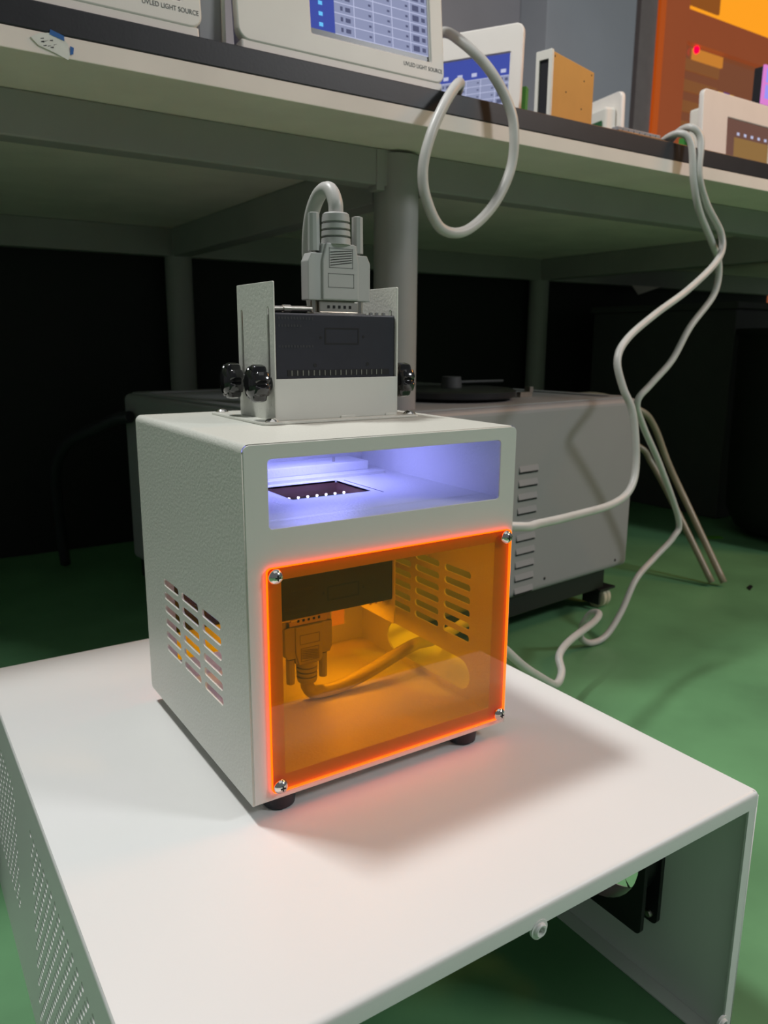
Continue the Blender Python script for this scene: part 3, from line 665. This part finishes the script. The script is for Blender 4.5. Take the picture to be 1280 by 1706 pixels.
control_panel('largest cream control panel with blue table screen at the bench edge', (0.208, 0.462, zb), 0.0)
control_panel('cream control panel turned sideways behind the hanging cable loop', (0.700, 0.955, zb), math.atan2(-0.86, 0.51), -0.06)
control_panel('cream control panel with dim brown screen at the right end of bench', (1.462, 0.762, zb), 0.0, -0.05, h_=0.243, ui='dim')
control_panel('white control panel seen edge-on with green board behind the orange case', (1.325, 0.870, zb), math.radians(80), -0.03, ui='dim')
gb = thing('instrument_case', 'plain grey case standing between the two left control panels', 'case', (0.19, 0.53, zb))
add('case_body', box(0.1715, 0.2040, 0.492, 0.60, zb, zb+0.20, 0.003), M['cart'], gb)
add('case_rail', box(0.1995, 0.2040, 0.488, 0.4918, zb, zb+0.20, 0.001), M['panel_body'], gb)
# silver framed case whose broad side is orange
ob = thing('framed_case', 'upright metal case with orange side and silver framed dark front', 'case', (0.80, 0.578, zb), None)
ob.rotation_euler = (0, 0, math.radians(15))
hc = 0.1415
add('case_body', box(0.0045, 0.145, 0.0, 0.026, 0, hc, 0.0012), M['tan_box'], ob, local=True)
fr_ = add('front_frame', plate(rrect(-0.0015, 0, 0.0285, hc+0.002, 0.002), [rrect(0.005, 0.018, 0.022, hc-0.012, 0.001)], 0.006, (-0.0015, 0.0, 0), (0, 1, 0), Z, 0.0005), M['panel_body'], ob, local=True)
add('dark_glass', box(0.0015, 0.0035, 0.003, 0.024, 0.014, hc-0.008), M['screen_frame'], fr_, local=True)
for sx_, sz_ in ((0.05, 0.09), (0.105, 0.075), (0.045, 0.03), (0.11, 0.12), (0.01, 0.135), (0.135, 0.135)):
    add('rivet', lathe([(0, 0.0006), (0.0012, 0.0005), (0.0015, 0), (0, 0)], (sx_, 0.0, sz_), NY, 10), M['screen_frame'], ob, local=True)
# small ribbed keypad at the bench edge
kb = thing('keypad', 'small dark ribbed keypad lying at the bench edge beside two cables', 'keypad', (0.95, 0.51, zb))
add('keypad_base', box(0.845, 0.955, 0.470, 0.56, zb, zb+0.008, 0.001), M['screen_frame'], kb)
key = box(-0.006, 0.006, -0.006, 0.006, 0, 0.006, 0.001)
for i in range(8):
    for j in range(5): add('key', key, M['cart'], kb, (0.853+0.0132*i, 0.480+0.0165*j, zb+0.0081))
mo = thing('monitor', 'monitor with pink and violet screen cut off at the right edge', 'monitor', (2.2, 1.0, zb))
add('stand', box(2.15, 2.3, 0.98, 1.08, zb, 0.935, 0.004), M['screen_frame'], mo)
ms = add('casing', box(2.030, 2.30, 1.0, 1.03, 0.945, 1.066, 0.004), M['screen_frame'], mo)
add('display', box(2.026, 2.304, 0.994, 0.9995, 0.966, 1.066), M['scr_pink'], ms)
add('display_tile', boxes([(2.036+0.065*i, 2.092+0.065*i, 0.9925, 0.9938, 0.980+0.042*j, 1.016+0.042*j) for i in range(4) for j in range(2)]), M['scr_violet'], ms)
yc = thing('carton', 'small yellow carton with a purple band behind the dim control panel', 'carton', (1.78, 0.95, zb))
add('carton_body', box(1.765, 1.835, 0.95, 1.0, zb, 0.945, 0.003), M['yellow'], yc)
add('band', box(1.787, 1.811, 0.9492, 1.0008, 0.88, 0.9456), M['purple'], yc)
tag(add('bottle', lathe([(0, 0), (0.02, 0), (0.02, 0.25), (0.008, 0.285), (0.008, 0.318), (0, 0.318)], (1.87, 0.98, zb), Z, 20), M['panel_body']), 'small white bottle top showing behind the dim control panel', 'bottle')

# ================================================================== GREY CART UNDER THE BENCH
ca = math.radians(6.3)
cart = thing('equipment_cart', 'grey steel wheeled machine under the bench with louvred side', 'cart', (0.317, 0.493, ZF))
cart.rotation_euler = (0, 0, ca)
LW, LD = 0.765, 0.68
cz0, cz1 = 0.085, 0.424
def cad(n, me, m, par=None, lab=None): return add(n, me, m, par or cart, local=True, label=lab)
body = cad('body', box(0, LW, 0, LD, cz0, cz1, 0.012, 4), M['cart'])
cad('base_tray', box(0.012, LW-0.06, 0.012, LD-0.012, 0.0455, cz0+0.004, 0.002), M['black'])
cad('top_rim', plate(rrect(0.01, 0.01, LW-0.01, LD-0.01, 0.02), [rrect(0.035, 0.035, LW-0.035, LD-0.035, 0.02)], 0.003, (0, 0, cz1), X, Y), M['cart'])
# louvres
lv = []
for i in range(10):
    z = 0.322-0.0242*i
    bm = bmesh.new(); x0, x1 = 0.4165, 0.466
    a = [bm.verts.new(p) for p in ((x0, 0.0, z), (x1, 0.0, z), (x1, -0.003, z-0.010), (x0, -0.003, z-0.010), (x0, 0.0, z-0.0105), (x1, 0.0, z-0.0105))]
    bm.faces.new((a[0], a[1], a[2], a[3])); bm.faces.new((a[3], a[2], a[5], a[4])); bm.faces.new((a[0], a[3], a[4])); bm.faces.new((a[1], a[5], a[2]))
    cad('louvre', fin(bm), M['cart'], body)
    cad('louvre_gap', box(x0, x1, -0.0008, 0.001, z-0.0138, z-0.0105), M['groove'], body)
for sx_, sz_ in ((LW-0.045, cz0+0.018), (0.50, cz0+0.022), (0.03, cz1-0.02)):
    cad('screw', lathe([(0, 0.0015), (0.002, 0.0012), (0.003, 0), (0, 0)], (sx_, 0, sz_), NY, 10), M['groove'], body)
for wx, wy in ((LW-0.050, 0.030), (0.055, 0.045), (LW-0.055, LD-0.05), (0.055, LD-0.05)):
    cs = cad('caster', joinm([box(wx-0.03, wx+0.02, wy-0.025, wy+0.025, 0.041, 0.0455), box(wx-0.026, wx-0.021, wy-0.02, wy+0.02, 0.012, 0.042), box(wx-0.02, wx-0.004, wy-0.012, wy+0.012, 0.036, 0.042)]), M['black'])
    cad('wheel', joinm([lathe([(0.0, 0), (0.017, 0), (0.0225, 0.003), (0.0225, 0.011), (0.0195, 0.0135), (0.0225, 0.016), (0.0225, 0.024), (0.017, 0.027), (0, 0.027)], (wx-0.012, wy, 0.0215), X, 26)]), M['wheel'], cs)
    cad('axle', lathe([(0.007, 0), (0.007, 0.034), (0, 0.036)], (wx-0.02, wy, 0.0215), X, 12), M['steel'], cs)
cad('latch', boxes([(0.575, 0.61, 0.14, 0.150, cz1+0.0005, cz1+0.010), (0.600, 0.61, 0.138, 0.152, cz1+0.010, cz1+0.020)]), M['steel'])
# black disc standing on the cart
dk = thing('turntable', 'round black disc with a central hub on top of the grey cart', 'disc', (0.73, 0.725, 0.1965))
add('disc', lathe([(0, 0), (0.112, 0), (0.120, 0.003), (0.120, 0.013), (0.114, 0.016), (0, 0.016)], (0.735, 0.735, 0.2000), Z, 48), M['black'], dk)
add('hub', lathe([(0, 0), (0.020, 0), (0.018, 0.020), (0.0, 0.020)], (0.750, 0.755, 0.2161), Z, 20), M['dark_cab'], dk)
add('support', lathe([(0, 0), (0.05, 0), (0.05, 0.0036), (0, 0.0036)], (0.735, 0.735, 0.1963), Z, 24), M['black'], dk)
add('arm', box(0.765, 0.90, 0.775, 0.783, 0.222, 0.2265, 0.001), M['dark_cab'], dk)

# hoses and odds and ends
tag(add('drain_hose', tube([(1.10, 0.86, 0.17), (1.18, 0.78, 0.185), (1.2564, 0.72, 0.154), (1.2999, 0.71, 0.1164), (1.3385, 0.69, 0.0265), (1.3605, 0.64, -0.0726), (1.3594, 0.5375, -0.2180)], 0.0075, 12, 8), M['beige']), 'tan hose arching from behind the cart, right of the pair', 'hose', 'tan hoses')
tag(add('drain_hose', tube([(1.12, 0.88, 0.09), (1.22, 0.80, 0.095), (1.2934, 0.74, 0.0655), (1.3125, 0.72, 0.0316), (1.3215, 0.68, -0.0263), (1.3291, 0.63, -0.1019), (1.3378, 0.5526, -0.2180)], 0.0072, 12, 8), M['beige']), 'tan hose arching from behind the cart, left of the pair', 'hose', 'tan hoses')
tag(add('hose', tube([(0.236, 1.10, 0.155), (0.218, 1.13, 0.150), (0.1938, 1.18, 0.130), (0.154, 1.28, 0.090), (0.14, 1.36, 0.02), (0.15, 1.42, -0.10), (0.16, 1.45, -0.214)], 0.012, 12, 8), M['rubber']), 'dark hose drooping from the left end of the cart', 'hose')
bn = thing('waste_bin', 'rounded black bin at the right edge under the bench', 'bin', (1.98, 0.66, ZF))
add('bin_body', lathe([(0, 0.0), (0.13, 0.0), (0.195, 0.02), (0.222, 0.07), (0.226, 0.20), (0.232, 0.56), (0.222, 0.56), (0.214, 0.10), (0, 0.08)], (2.00, 0.70, ZF+0.0004), Z, 40), M['bin'], bn)
add('bin_rim', lathe([(0.226, 0), (0.240, 0), (0.240, 0.016), (0.226, 0.016), (0.226, 0)], (2.00, 0.70, ZF+0.552), Z, 40), M['bin'], bn)
pc = thing('pedestal_cabinet', 'dark grey cabinet standing on the floor behind the black bin', 'cabinet', (2.3, 1.3, ZF))
add('cabinet_body', box(1.955, 2.55, 0.96, 1.50, ZF+0.0004, 0.40, 0.004), M['dark_cab'], pc)
add('cabinet_top', box(1.945, 2.56, 0.95, 1.51, 0.40, 0.42, 0.003), M['dark_cab'], pc)
tag(add('tape_scrap', prism([(0, 0), (0.030, 0.012), (0.034, 0.022), (0.010, 0.014)], (1.385, 0.49, ZF+0.0003), X, Y, 0.002), M['black']), 'small black scrap lying on the green floor near the tan hoses', 'scrap')
tag(add('plastic_scrap', prism([(0, 0), (0.055, -0.028), (0.063, -0.012), (0.010, 0.018)], (1.70, 0.83, ZF+0.0003), X, Y, 0.003), M['lime']), 'small lime green scrap on the floor beside the black bin', 'scrap')
# rows of print, pins and ribs too small to pick apart stay one part each
for o in bpy.data.objects:
    if o.name.split('.')[0] in ('table_text', 'table_line', 'menu_icon', 'header_text', 'faint_marking', 'scribble', 'label_outline', 'grip_rib', 'socket_dimple', 'display_tile', 'lettering'):
        o['kind'] = 'stuff'
